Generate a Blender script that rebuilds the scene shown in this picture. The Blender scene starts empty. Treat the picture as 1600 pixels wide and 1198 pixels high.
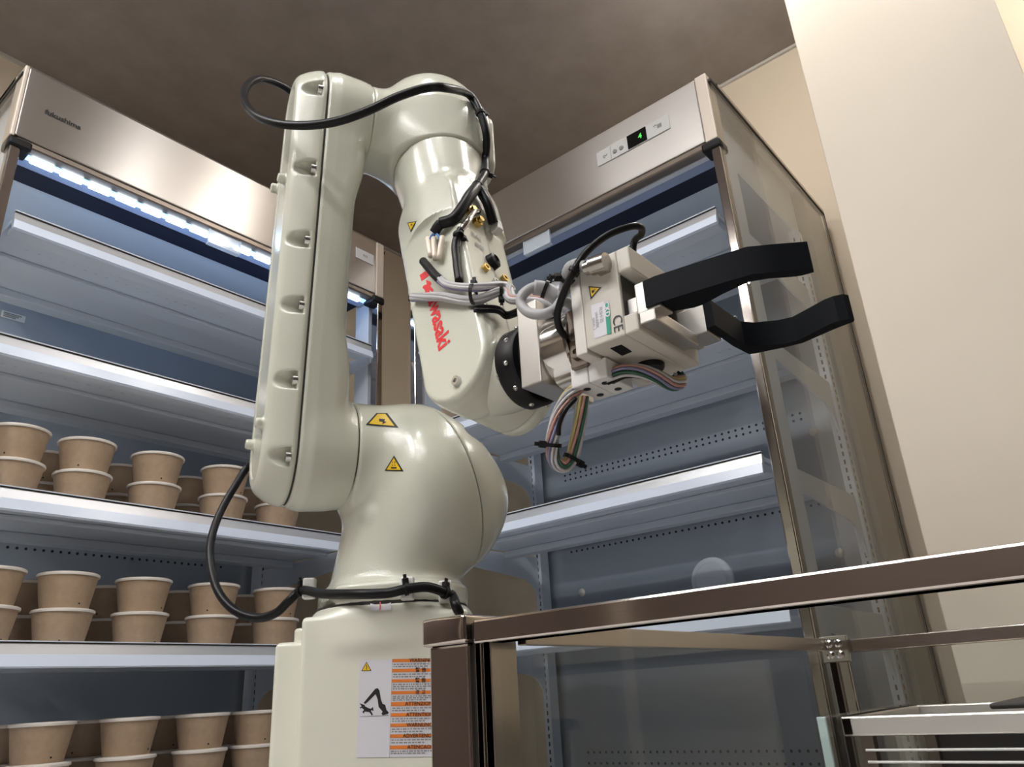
import bpy, bmesh, math, random
import numpy as np
from mathutils import Vector, Matrix
from mathutils.bvhtree import BVHTree
import openvdb as vdb
random.seed(4)
PI = math.pi
sc = bpy.context.scene
COL = sc.collection

# ------------------------------------------------------------------ camera, world, exposure, lights
ROT = np.array([[0.6437, -0.2575, -0.7207], [-0.7633, -0.2837, -0.5804], [-0.055, 0.9237, -0.3792]])
FPX = 1200.0
cam_d = bpy.data.cameras.new('camera'); cam_d.sensor_width = 36.0; cam_d.lens = FPX/1600*36; cam_d.clip_start = .02
cam = bpy.data.objects.new('camera', cam_d); COL.objects.link(cam)
_m = Matrix([list(r)+[0] for r in ROT]+[[0, 0, 0, 1]]).to_3x3()
_m = _m.to_quaternion().to_matrix()
cam.matrix_world = _m.to_4x4()
sc.camera = cam
sc.view_settings.view_transform = 'Standard'; sc.view_settings.look = 'None'
sc.view_settings.gamma = 1.0; sc.view_settings.use_curve_mapping = False
sc.view_settings.exposure = 0.18
W_ = bpy.data.worlds.new('world'); sc.world = W_; W_.use_nodes = True
W_.node_tree.nodes['Background'].inputs[0].default_value = (0.88, 0.9, 0.96, 1)
W_.node_tree.nodes['Background'].inputs[1].default_value = 0.3
DOWN_E = 250.0      # emission of a ceiling downlight
LINE_E = 85.0      # emission of a linear ceiling light
TUBE_E = 95.0      # emission of the hung tube lamps
LED_E = 11.0        # emission of the led strip in the left case

# ------------------------------------------------------------------ helpers
def V(*a): return np.array(a, float)
def ray(x, y): return ROT @ V((x-800)/FPX, -(y-599)/FPX, -1.0)
def cpt(x, y, d): return ray(x, y)*d                         # a point at forward distance d
def on(x, y, ax, v):
    d = ray(x, y); return d*(v/d[ax])                         # a point on a world plane
def link(o): COL.objects.link(o); return o
def tag(o, label=None, cat=None, group=None, kind=None):
    if label: o['label'] = label
    if cat: o['category'] = cat
    if group: o['group'] = group
    if kind: o['kind'] = kind
    return o
def thing(name, label, cat, loc=(0, 0, 0), rz=0, group=None):
    o = bpy.data.objects.new(name, None); o.empty_display_size = .05; link(o)
    o.location = [float(c) for c in loc]; o.rotation_euler = (0, 0, rz)
    return tag(o, label, cat, group)
def attach(o, parent, world=True):
    """parent o; coordinates are world ones unless world is False"""
    if parent is None: return o
    o.parent = parent
    if world:
        p = parent; M = Matrix.Identity(4); ch = []
        while p is not None: ch.append(p); p = p.parent
        for q in reversed(ch):
            M = M @ q.matrix_parent_inverse @ (Matrix.Translation(q.location) @ q.rotation_euler.to_matrix().to_4x4())
        o.matrix_parent_inverse = M.inverted()
    return o
def mesh_obj(name, verts, faces, mat, parent=None, smooth=False, world=True, normals=None):
    me = bpy.data.meshes.new(name)
    me.from_pydata([tuple(map(float, v)) for v in verts], [], [tuple(map(int, f)) for f in faces])
    me.materials.append(mat)
    if smooth: me.shade_smooth()
    if normals is not None: me.normals_split_custom_set_from_vertices([tuple(map(float, n)) for n in normals])
    me.update()
    return attach(link(bpy.data.objects.new(name, me)), parent, world)

class MB:
    """collects primitives, builds one mesh object"""
    def __init__(s): s.bm = bmesh.new()
    def _add(s, verts, faces):
        vs = [s.bm.verts.new(tuple(map(float, v))) for v in verts]
        out = []
        for f in faces:
            try: out.append(s.bm.faces.new([vs[i] for i in f]))
            except ValueError: pass
        return vs, out
    def box(s, lo, hi, bev=0, seg=2, fr=None):
        x0, y0, z0 = lo; x1, y1, z1 = hi
        c = [(x0,y0,z0),(x1,y0,z0),(x1,y1,z0),(x0,y1,z0),(x0,y0,z1),(x1,y0,z1),(x1,y1,z1),(x0,y1,z1)]
        if fr is not None: c = [fr(V(*p)) for p in c]
        vs, fs = s._add(c, [(0,3,2,1),(4,5,6,7),(0,1,5,4),(1,2,6,5),(2,3,7,6),(3,0,4,7)])
        bmesh.ops.recalc_face_normals(s.bm, faces=fs)
        if bev > 0:
            es = list({e for f in fs for e in f.edges})
            bmesh.ops.bevel(s.bm, geom=es, offset=bev, segments=seg, profile=.5, affect='EDGES')
        return s
    def cyl(s, p, q, r, r2=None, n=20, cap=True):
        p = V(*p); q = V(*q); r2 = r if r2 is None else r2
        ax = q-p; ax /= np.linalg.norm(ax)
        u = np.cross(ax, [0, 0, 1]) if abs(ax[2]) < .9 else np.cross(ax, [1, 0, 0]); u /= np.linalg.norm(u); w = np.cross(ax, u)
        vs = []
        for c, rr in ((p, r), (q, r2)):
            for k in range(n):
                t = 2*PI*k/n; vs.append(c+rr*(math.cos(t)*u+math.sin(t)*w))
        fs = [(k, (k+1) % n, n+(k+1) % n, n+k) for k in range(n)]
        if cap: fs += [tuple(reversed(range(n))), tuple(range(n, 2*n))]
        _, f2 = s._add(vs, fs); bmesh.ops.recalc_face_normals(s.bm, faces=f2)
        return s
    def lathe(s, prof, c=(0, 0, 0), n=28, ax=None):
        c = V(*c); ax = V(0, 0, 1) if ax is None else V(*ax)/np.linalg.norm(ax)
        u = np.cross(ax, [1, 0, 0]) if abs(ax[0]) < .9 else np.cross(ax, [0, 1, 0]); u /= np.linalg.norm(u); w = np.cross(ax, u)
        vs = []
        for r, h in prof:
            for k in range(n):
                t = 2*PI*k/n; vs.append(c+ax*h+max(r, 1e-5)*(math.cos(t)*u+math.sin(t)*w))
        fs = []
        for i in range(len(prof)-1):
            for k in range(n): fs.append((i*n+k, i*n+(k+1) % n, (i+1)*n+(k+1) % n, (i+1)*n+k))
        _, f2 = s._add(vs, fs); bmesh.ops.recalc_face_normals(s.bm, faces=f2)
        return s
    def prism(s, pts, fr, t0, t1):
        """2D outline pts extruded between t0 and t1; fr maps (x, y, t) to a point"""
        n = len(pts)
        vs = [fr(V(x, y, t0)) for x, y in pts]+[fr(V(x, y, t1)) for x, y in pts]
        fs = [tuple(range(n)), tuple(range(2*n-1, n-1, -1))]+[(k, (k+1) % n, n+(k+1) % n, n+k) for k in range(n)]
        _, f2 = s._add(vs, fs); bmesh.ops.recalc_face_normals(s.bm, faces=f2)
        return s
    def tube(s, pts, r, n=10, sub=6):
        P = spline(pts, sub) if sub > 1 else [V(*p) for p in pts]
        T = [P[min(i+1, len(P)-1)]-P[max(i-1, 0)] for i in range(len(P))]
        T = [t/np.linalg.norm(t) for t in T]
        u = np.cross(T[0], [0, 0, 1]) if abs(T[0][2]) < .9 else np.cross(T[0], [1, 0, 0]); u /= np.linalg.norm(u)
        vs = []
        for i, p in enumerate(P):
            u = u-T[i]*(u@T[i]); u /= np.linalg.norm(u); w = np.cross(T[i], u)
            rr = r if not callable(r) else r(i/(len(P)-1))
            for k in range(n):
                t = 2*PI*k/n; vs.append(p+rr*(math.cos(t)*u+math.sin(t)*w))
        fs = [(i*n+k, i*n+(k+1) % n, (i+1)*n+(k+1) % n, (i+1)*n+k) for i in range(len(P)-1) for k in range(n)]
        fs += [tuple(reversed(range(n))), tuple(range((len(P)-1)*n, len(P)*n))]
        _, f2 = s._add(vs, fs); bmesh.ops.recalc_face_normals(s.bm, faces=f2)
        return s
    def build(s, name, mat, parent=None, smooth=None, world=True):
        me = bpy.data.meshes.new(name); s.bm.to_mesh(me); s.bm.free()
        me.materials.append(mat)
        if smooth is not None:
            me.shade_smooth()
            if smooth < 179: me.set_sharp_from_angle(angle=math.radians(smooth))
        return attach(link(bpy.data.objects.new(name, me)), parent, world)
def spline(pts, sub=6):
    P = [V(*p) for p in pts]; P = [2*P[0]-P[1]]+P+[2*P[-1]-P[-2]]
    out = []
    for i in range(1, len(P)-2):
        p0, p1, p2, p3 = P[i-1:i+3]
        for k in range(sub):
            t = k/sub
            out.append(.5*((2*p1)+(-p0+p2)*t+(2*p0-5*p1+4*p2-p3)*t*t+(-p0+3*p1-3*p2+p3)*t**3))
    out.append(P[-2]); return out

# ---- signed distance modelling for castings
def smin(a, b, k):
    h = np.clip(.5+.5*(b-a)/k, 0, 1); return b*(1-h)+a*h-k*h*(1-h)
def smax(a, b, k): return -smin(-a, -b, k)
def sd_cyl(r, h, R, h0, h1, rnd=.008):
    """r radial distance, h height coordinate"""
    dx = r-(R-rnd); dy = np.maximum(h0+rnd-h, h-(h1-rnd))
    return np.minimum(np.maximum(dx, dy), 0)+np.sqrt(np.maximum(dx, 0)**2+np.maximum(dy, 0)**2)-rnd
def sd_box(x, y, z, lo, hi, rnd=.008):
    q = [np.maximum(lo[i]+rnd-c, c-(hi[i]-rnd)) for i, c in enumerate((x, y, z))]
    m = np.maximum(np.maximum(q[0], q[1]), q[2])
    return np.minimum(m, 0)+np.sqrt(sum(np.maximum(c, 0)**2 for c in q))-rnd
def sd_capsule2(x, y, p, q, r0, r1):
    dx, dy = q[0]-p[0], q[1]-p[1]; L2 = dx*dx+dy*dy
    h = np.clip(((x-p[0])*dx+(y-p[1])*dy)/L2, 0, 1)
    return np.sqrt((x-p[0]-h*dx)**2+(y-p[1]-h*dy)**2)-(r0+(r1-r0)*h)
def sd_extr(d2, h, h0, h1, rnd=.006):
    dx = d2+rnd; dy = np.maximum(h0+rnd-h, h-(h1-rnd))
    return np.minimum(np.maximum(dx, dy), 0)+np.sqrt(np.maximum(dx, 0)**2+np.maximum(dy, 0)**2)-rnd
BVHS = []
def cast_part(name, fn, lo, hi, fr, mat, parent, h=.003, keep=True):
    lo = V(*lo); hi = V(*hi)
    n = np.ceil((hi-lo)/h).astype(int)+1
    ax = [(lo[i]+h*np.arange(n[i])).astype(np.float32) for i in range(3)]
    X, Y, Z = np.meshgrid(*ax, indexing='ij')
    D = np.clip(fn(X, Y, Z), -4*h, 4*h).astype(np.float32)
    g = vdb.FloatGrid(float(4*h)); g.copyFromArray(D)
    pts, quads = g.convertToQuads(0.0)
    p = lo+h*np.asarray(pts, float)
    e = .25*h
    def grad(p):
        G = np.stack([(fn(*(p+e*np.eye(3)[i]).T)-fn(*(p-e*np.eye(3)[i]).T))/(2*e) for i in range(3)], 1)
        return G
    for _ in range(3):
        G = grad(p); f = fn(*p.T); st = G*(f/np.maximum((G*G).sum(1), .05))[:, None]
        l = np.linalg.norm(st, axis=1, keepdims=True); p = p-st*np.minimum(1, .6*h/np.maximum(l, 1e-9))
    G = grad(p); G /= np.maximum(np.linalg.norm(G, axis=1, keepdims=True), 1e-9)
    O, B = fr                                                  # origin and 3 axis rows
    w = O+p@B; nw = G@B
    q = np.asarray(quads)
    fn_ = np.cross(w[q[:, 2]]-w[q[:, 0]], w[q[:, 3]]-w[q[:, 1]])
    if (fn_*nw[q[:, 0]]).sum() < 0: q = q[:, ::-1]
    me = bpy.data.meshes.new(name)
    me.vertices.add(len(w)); me.vertices.foreach_set('co', w.astype(np.float32).ravel())
    me.loops.add(q.size); me.loops.foreach_set('vertex_index', q.astype(np.int32).ravel())
    me.polygons.add(len(q)); me.polygons.foreach_set('loop_start', np.arange(0, q.size, 4, dtype=np.int32))
    me.update(calc_edges=True); me.validate()
    me.shade_smooth()
    me.normals_split_custom_set_from_vertices([tuple(v) for v in nw.astype(float)])
    me.materials.append(mat)
    o = attach(link(bpy.data.objects.new(name, me)), parent)
    if keep: BVHS.append(BVHTree.FromPolygons([tuple(v) for v in w], [tuple(int(i) for i in f) for f in q]))
    return o
def hit(x, y):
    """first casting surface seen along a pixel's ray: point, normal"""
    d = Vector(ray(x, y)).normalized(); best = None
    for b in BVHS:
        l, n, i, t = b.ray_cast(Vector((0, 0, 0)), d)
        if l is not None and (best is None or t < best[2]): best = (V(*l), V(*n), t)
    if best is None: return None
    n = best[1]
    if n@V(*d) > 0: n = -n
    return best[0], n
def surf(x, y, off, dflt=1.15):
    h_ = hit(x, y)
    if h_ is None: return cpt(x, y, dflt)
    return h_[0]+h_[1]*off

# ------------------------------------------------------------------ materials
def mat(name, col, rough=.5, metal=0, coat=0, spec=.5, emit=None, es=0, bump=None, trans=0):
    m = bpy.data.materials.new(name); m.use_nodes = True; nt = m.node_tree; p = nt.nodes['Principled BSDF']
    p.inputs['Base Color'].default_value = (*col, 1); p.inputs['Roughness'].default_value = rough
    p.inputs['Metallic'].default_value = metal; p.inputs['Coat Weight'].default_value = coat
    p.inputs['Coat Roughness'].default_value = .06
    p.inputs['Specular IOR Level'].default_value = spec
    if emit: p.inputs['Emission Color'].default_value = (*emit, 1); p.inputs['Emission Strength'].default_value = es
    if bump:
        sca, st, dist = bump
        tc = nt.nodes.new('ShaderNodeTexCoord'); nz = nt.nodes.new('ShaderNodeTexNoise'); bp = nt.nodes.new('ShaderNodeBump')
        nz.inputs['Scale'].default_value = sca; nz.inputs['Detail'].default_value = 2
        bp.inputs['Strength'].default_value = st; bp.inputs['Distance'].default_value = dist
        nt.links.new(tc.outputs['Object'], nz.inputs['Vector']); nt.links.new(nz.outputs['Fac'], bp.inputs['Height'])
        nt.links.new(bp.outputs['Normal'], p.inputs['Normal'])
        if coat: nt.links.new(bp.outputs['Normal'], p.inputs['Coat Normal'])
    return m
def mottled(name, c1, c2, scale, rough, detail=6, bump=.0, stretch=(1, 1, 1)):
    m = mat(name, c1, rough); nt = m.node_tree; p = nt.nodes['Principled BSDF']
    tc = nt.nodes.new('ShaderNodeTexCoord'); mp = nt.nodes.new('ShaderNodeMapping'); nz = nt.nodes.new('ShaderNodeTexNoise'); cr = nt.nodes.new('ShaderNodeValToRGB')
    mp.inputs['Scale'].default_value = stretch
    nz.inputs['Scale'].default_value = scale; nz.inputs['Detail'].default_value = detail; nz.inputs['Roughness'].default_value = .62
    cr.color_ramp.elements[0].color = (*c1, 1); cr.color_ramp.elements[1].color = (*c2, 1)
    cr.color_ramp.elements[0].position = .3; cr.color_ramp.elements[1].position = .7
    nt.links.new(tc.outputs['Object'], mp.inputs[0]); nt.links.new(mp.outputs[0], nz.inputs['Vector'])
    nt.links.new(nz.outputs['Fac'], cr.inputs[0]); nt.links.new(cr.outputs[0], p.inputs['Base Color'])
    if bump:
        bp = nt.nodes.new('ShaderNodeBump'); bp.inputs['Strength'].default_value = bump; bp.inputs['Distance'].default_value = .004
        nt.links.new(nz.outputs['Fac'], bp.inputs['Height']); nt.links.new(bp.outputs[0], p.inputs['Normal'])
    return m
def brushed(name, col, rough, tangent, aniso=.8, streak=.025):
    """brushed steel: streaks and a tangent along the brushing, given in world axes"""
    m = mat(name, col, rough, 1); nt = m.node_tree; p = nt.nodes['Principled BSDF']
    p.inputs['Anisotropic'].default_value = aniso
    cx = nt.nodes.new('ShaderNodeCombineXYZ')
    for i in range(3): cx.inputs[i].default_value = (0, 0, 1)[i] if abs(tangent[2]) < .5 else (1, 0, 0)[i]      # roughest across the brushing
    nt.links.new(cx.outputs[0], p.inputs['Tangent'])
    tc = nt.nodes.new('ShaderNodeTexCoord'); mp = nt.nodes.new('ShaderNodeMapping'); nz = nt.nodes.new('ShaderNodeTexNoise')
    mp.inputs['Scale'].default_value = [3 if abs(t) > .5 else 260 for t in tangent]
    nz.inputs['Scale'].default_value = 1.5; nz.inputs['Detail'].default_value = 3
    mr = nt.nodes.new('ShaderNodeMapRange'); mr.inputs[3].default_value = rough-streak; mr.inputs[4].default_value = rough+streak
    geo = nt.nodes.new('ShaderNodeNewGeometry')
    nt.links.new(geo.outputs['Position'], mp.inputs[0]); nt.links.new(mp.outputs[0], nz.inputs['Vector'])
    nt.links.new(nz.outputs['Fac'], mr.inputs[0]); nt.links.new(mr.outputs[0], p.inputs['Roughness'])
    return m
def glass(name, tint=(.93, .96, .95), refl=1.0):
    m = bpy.data.materials.new(name); m.use_nodes = True; nt = m.node_tree; nt.nodes.remove(nt.nodes['Principled BSDF'])
    out = nt.nodes['Material Output']; tr = nt.nodes.new('ShaderNodeBsdfTransparent'); gl = nt.nodes.new('ShaderNodeBsdfGlossy'); mx = nt.nodes.new('ShaderNodeMixShader'); fr = nt.nodes.new('ShaderNodeLayerWeight')
    tr.inputs[0].default_value = (*tint, 1); gl.inputs['Roughness'].default_value = .01; gl.inputs[0].default_value = (refl, refl, refl, 1)
    fr.inputs[0].default_value = .5
    pw = nt.nodes.new('ShaderNodeMath'); pw.operation = 'POWER'; pw.inputs[1].default_value = 5
    ma = nt.nodes.new('ShaderNodeMath'); ma.operation = 'MULTIPLY_ADD'; ma.inputs[1].default_value = .72; ma.inputs[2].default_value = .025
    nt.links.new(fr.outputs['Facing'], pw.inputs[0]); nt.links.new(pw.outputs[0], ma.inputs[0]); nt.links.new(ma.outputs[0], mx.inputs[0]); nt.links.new(tr.outputs[0], mx.inputs[1]); nt.links.new(gl.outputs[0], mx.inputs[2]); nt.links.new(mx.outputs[0], out.inputs[0])
    return m
M = {}
M['paint'] = mat('cream_paint', (.60, .605, .515), .25, 0, .5, .5, bump=(420, .13, .002))
M['paint_base_lit'] = mat('cream_paint_lit', (.71, .705, .605), .28, 0, .35, .5, bump=(420, .06, .002))  # same cream paint, the base's stronger light put into the colour
M['seam'] = mat('seam_dark', (.03, .03, .025), .7)
M['black_rubber'] = mat('black_rubber', (.007, .007, .008), .38, spec=.22)
M['black_plastic'] = mat('black_plastic', (.007, .007, .008), .45, spec=.25)
M['finger'] = mat('matte_black_print', (.004, .005, .0075), .6, spec=.1, bump=(900, .15, .001))
M['steel_x'] = brushed('brushed_steel_x', (.62, .585, .55), .32, (1, 0, 0))
M['steel_y'] = brushed('brushed_steel_y', (.66, .63, .60), .31, (0, 1, 0))
M['mirror'] = mat('polished_steel', (.60, .55, .52), .09, 1)
M['mirror_y'] = brushed('polished_rail', (.60, .55, .52), .13, (0, 1, 0), .6, .03)
M['chrome'] = mat('chrome', (.75, .74, .72), .12, 1)
M['alu'] = mat('machined_aluminium', (.62, .60, .57), .38, 1, bump=(600, .05, .001))
M['alu_white'] = mat('anodised_aluminium', (.60, .58, .54), .42, .35)
M['screw'] = mat('screw_steel', (.6, .6, .58), .25, 1)
M['darkchrome'] = mat('nickel', (.42, .39, .36), .25, 1)
M['darksteel'] = mat('dark_metal', (.24, .20, .17), .35, 1)
M['case_white'] = mat('case_white_enamel', (.66, .71, .79), .32)
M['case_grey'] = mat('case_interior_enamel', (.275, .315, .37), .38)
M['case_ceiling'] = mat('case_ceiling_enamel', (.62, .70, .80), .45)
M['outlet'] = mat('air_outlet_navy', (.004, .008, .03), .6)
M['profile'] = mat('anodised_profile', (.60, .61, .64), .30, .5)
M['strip'] = mat('price_strip_plastic', (.72, .80, .95), .22)
M['hole'] = mat('punched_hole', (.01, .01, .012), .8)
M['olive'] = mat('case_outer_panel', (.34, .31, .25), .45)
M['gasket'] = mat('black_gasket', (.015, .013, .012), .6)
M['led'] = mat('led_strip', (.9, .95, 1), .4, emit=(.62, .80, 1.0), es=LED_E)
M['led_gap'] = mat('led_diffuser', (.5, .65, .9), .35, emit=(.25, .5, 1.0), es=LED_E*.18)
M['lamp_cover'] = mat('lamp_cover_plastic', (.32, .40, .60), .25)
M['clear'] = mat('clear_plastic', (.75, .82, .90), .15); M['clear'].node_tree.nodes['Principled BSDF'].inputs['Alpha'].default_value = .55
M['lid'] = mat('frosted_lid', (.78, .72, .66), .25)
M['glass_case'] = glass('case_side_glass', (.98, .985, .975))
M['glass_counter'] = glass('counter_glass', (.98, .99, .985))
M['glass_edge'] = mat('glass_edge', (.45, .56, .55), .15)
M['kraft'] = mottled('kraft_paper', (.36, .255, .17), (.42, .305, .205), 60, .55, 4)
M['plaster'] = mottled('ceiling_plaster', (.245, .213, .194), (.31, .272, .25), 7, .75, 8, .12)
M['wall'] = mottled('beige_wall', (.70, .60, .47), (.74, .64, .505), 1.2, .6, 3)
M['column'] = mottled('beige_column', (.72, .645, .54), (.76, .68, .57), 1.2, .55, 3)
M['wall_brown'] = mottled('brown_wall', (.085, .062, .052), (.11, .082, .07), 3, .5, 3)
M['floor'] = mottled('floor_tile', (.66, .645, .62), (.72, .70, .68), 5, .4, 5)
M['trim'] = mat('white_trim', (.55, .52, .48), .5)
M['red'] = mat('red_print', (.72, .012, .02), .4)
M['yellow'] = mat('yellow_sticker', (.80, .52, .02), .4)
M['ink'] = mat('black_ink', (.012, .012, .012), .5)
M['sticker'] = mat('white_sticker', (.66, .65, .70), .4)
M['orange'] = mat('orange_print', (.72, .20, .03), .45)
M['green'] = mat('green_print', (.01, .28, .19), .45)
M['grey_print'] = mat('grey_print', (.24, .24, .24), .5)
M['brass'] = mat('brass', (.62, .44, .15), .3, 1)
M['grey_cable'] = mat('grey_cable', (.36, .36, .37), .45)
M['clear_tube'] = mat('cream_crimp', (.80, .70, .58), .3)
M['blue'] = mat('blue_wire', (.08, .22, .55), .4)
M['white_wire'] = mat('white_wire', (.50, .49, .51), .4)
M['red_wire'] = mat('pale_red_wire', (.46, .25, .21), .4)
M['green_wire'] = mat('green_wire', (.025, .10, .06), .4)
M['yellow_wire'] = mat('yellow_wire', (.50, .42, .16), .4)
M['purple'] = mat('violet_wire', (.22, .21, .34), .4)
M['gbody'] = mat('gripper_enamel', (.56, .53, .47), .4)
M['nylon'] = mat('white_nylon', (.72, .71, .70), .4)
M['panel_white'] = mat('control_panel', (.62, .62, .62), .4)
M['display'] = mat('display_glass', (.005, .006, .006), .1)
M['digit'] = mat('green_digit', (.02, .2, .02), .4, emit=(.1, .9, .12), es=.7)
M['lamp'] = mat('downlight_emitter', (1, 1, 1), .5, emit=(1, .98, .95), es=DOWN_E)
M['lampline'] = mat('linear_emitter', (1, 1, 1), .5, emit=(1, .985, .97), es=LINE_E)
M['lamptube'] = mat('tube_emitter', (1, 1, 1), .5, emit=(1, .97, .92), es=TUBE_E)
M['lamp_trim'] = mat('lamp_trim', (.5, .48, .45), .5)

# ------------------------------------------------------------------ room
FL, CE = -.80, 2.32
XW, YW = 2.56, 2.76
XN, YN = -3.2, -3.2
def struct(name, mb, m): return tag(mb.build(name, m), kind='structure')
struct('floor', MB().box((XN, YN, FL-.1), (XW+.1, YW+.1, FL)), M['floor'])
struct('ceiling', MB().box((XN, YN, CE), (XW+.1, YW+.1, CE+.1)), M['plaster'])
struct('wall_right', MB().box((XW, YN, FL), (XW+.1, YW, CE)), M['wall'])
struct('wall_back', MB().box((XN, YW, FL), (XW+.1, YW+.1, CE)), M['wall'])
struct('wall_left', MB().box((XN-.1, YN, FL), (XN, YW+.1, CE)), M['wall_brown'])
struct('wall_front', MB().box((XN-.1, YN-.1, FL), (XW+.1, YN, CE)), M['wall_brown'])
struct('dark_panel_1', MB().box((-3.0, YW-.03, FL), (-.30, YW, FL+2.4), .004).box((-2.9, YW-.036, FL+.1), (-1.7, YW-.03, FL+2.3), .003).box((-1.6, YW-.036, FL+.1), (-.4, YW-.03, FL+2.3), .003), M['wall_brown'])  # unseen dark panel, added and widened to darken reflections in the steel
struct('wall_column', MB().box((1.76, -.072, FL), (XW, .361, CE), .002, 1), M['column'])
struct('trim_1', MB().box((XW-.012, .361, CE-.012), (XW, YW, CE)), M['trim'])
struct('trim_2', MB().box((XN, YW-.012, CE-.012), (XW-.012, YW, CE)), M['trim'])

# ceiling lights, outside the frame
def downlight(x, y, lab):
    t = thing('downlight', lab, 'ceiling light', (x, y, CE), group='round downlights in the ceiling')
    MB().lathe([(.062, 0), (.07, -.004), (.058, -.008), (.05, .0)], n=24).build('trim_ring', M['lamp_trim'], t, 40, False)
    MB().lathe([(.0, -.0035), (.05, -.0035)], n=24).build('lamp_disc', M['lamp'], t, None, False)
DL = [(.38, .44, 'added downlight straight above the counter corner'), (-.25, .50, 'downlight above the camera'), (-.75, 1.35, 'downlight between the two linear lights and the added brown panel'),  # counter corner one added to brighten the wall strip by the column
      (-.9, -.3, 'downlight behind the camera, towards the front wall'), (1.32, -.02, 'added downlight close to the beige column'), (-1.5, 1.0, 'downlight between the two parallel linear lights')]  # the one close to the column is added to brighten its face
for x, y, lab in DL: downlight(x, y, 'round recessed '+lab+', outside the photo')
def linear(x, y, L, rz, lab):
    t = thing('linear_light', lab, 'ceiling light', (x, y, CE), rz)
    MB().box((-L/2, -.03, -.05), (L/2, .03, 0), .004).build('light_housing', M['lamp_trim'], t, None, False)
    MB().box((-L/2+.01, -.024, -.054), (L/2-.01, .024, -.0502)).build('light_diffuser', M['lampline'], t, None, False)
linear(-.9, .5, 2.4, PI/2, 'linear ceiling light right above and behind the camera')
linear(-1.9, .4, 2.4, PI/2, 'linear ceiling light nearest the brown left wall')
linear(-1.1, 1.85, 1.2, 0, 'short linear ceiling light near the added brown panel')
def tube_lamp(x, y, L, rz, drop, lab):
    t = thing('tube_lamp', lab, 'ceiling light', (x, y, CE), rz)
    MB().cyl((-L/2, 0, -drop), (L/2, 0, -drop), .020, n=16).build('lamp_tube', M['lamptube'], t, 40, False)
    for e in (-1, 1):
        MB().cyl((e*L/2, 0, -drop), (e*(L/2+.03), 0, -drop), .022, n=16).cyl((e*(L/2+.015), 0, -drop), (e*(L/2+.015), 0, 0), .003, n=8).build('lamp_holder', M['lamp_trim'], t, 40, False)
tube_lamp(1.95, -.62, .6, PI/2, .26, 'bare tube lamp hung beside the beige column, outside the photo')
tube_lamp(1.60, .50, .30, PI/2, .17, 'short added tube lamp hung above the right case, outside the photo')  # unseen lamp added to brighten the wall and ceiling at right

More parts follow.
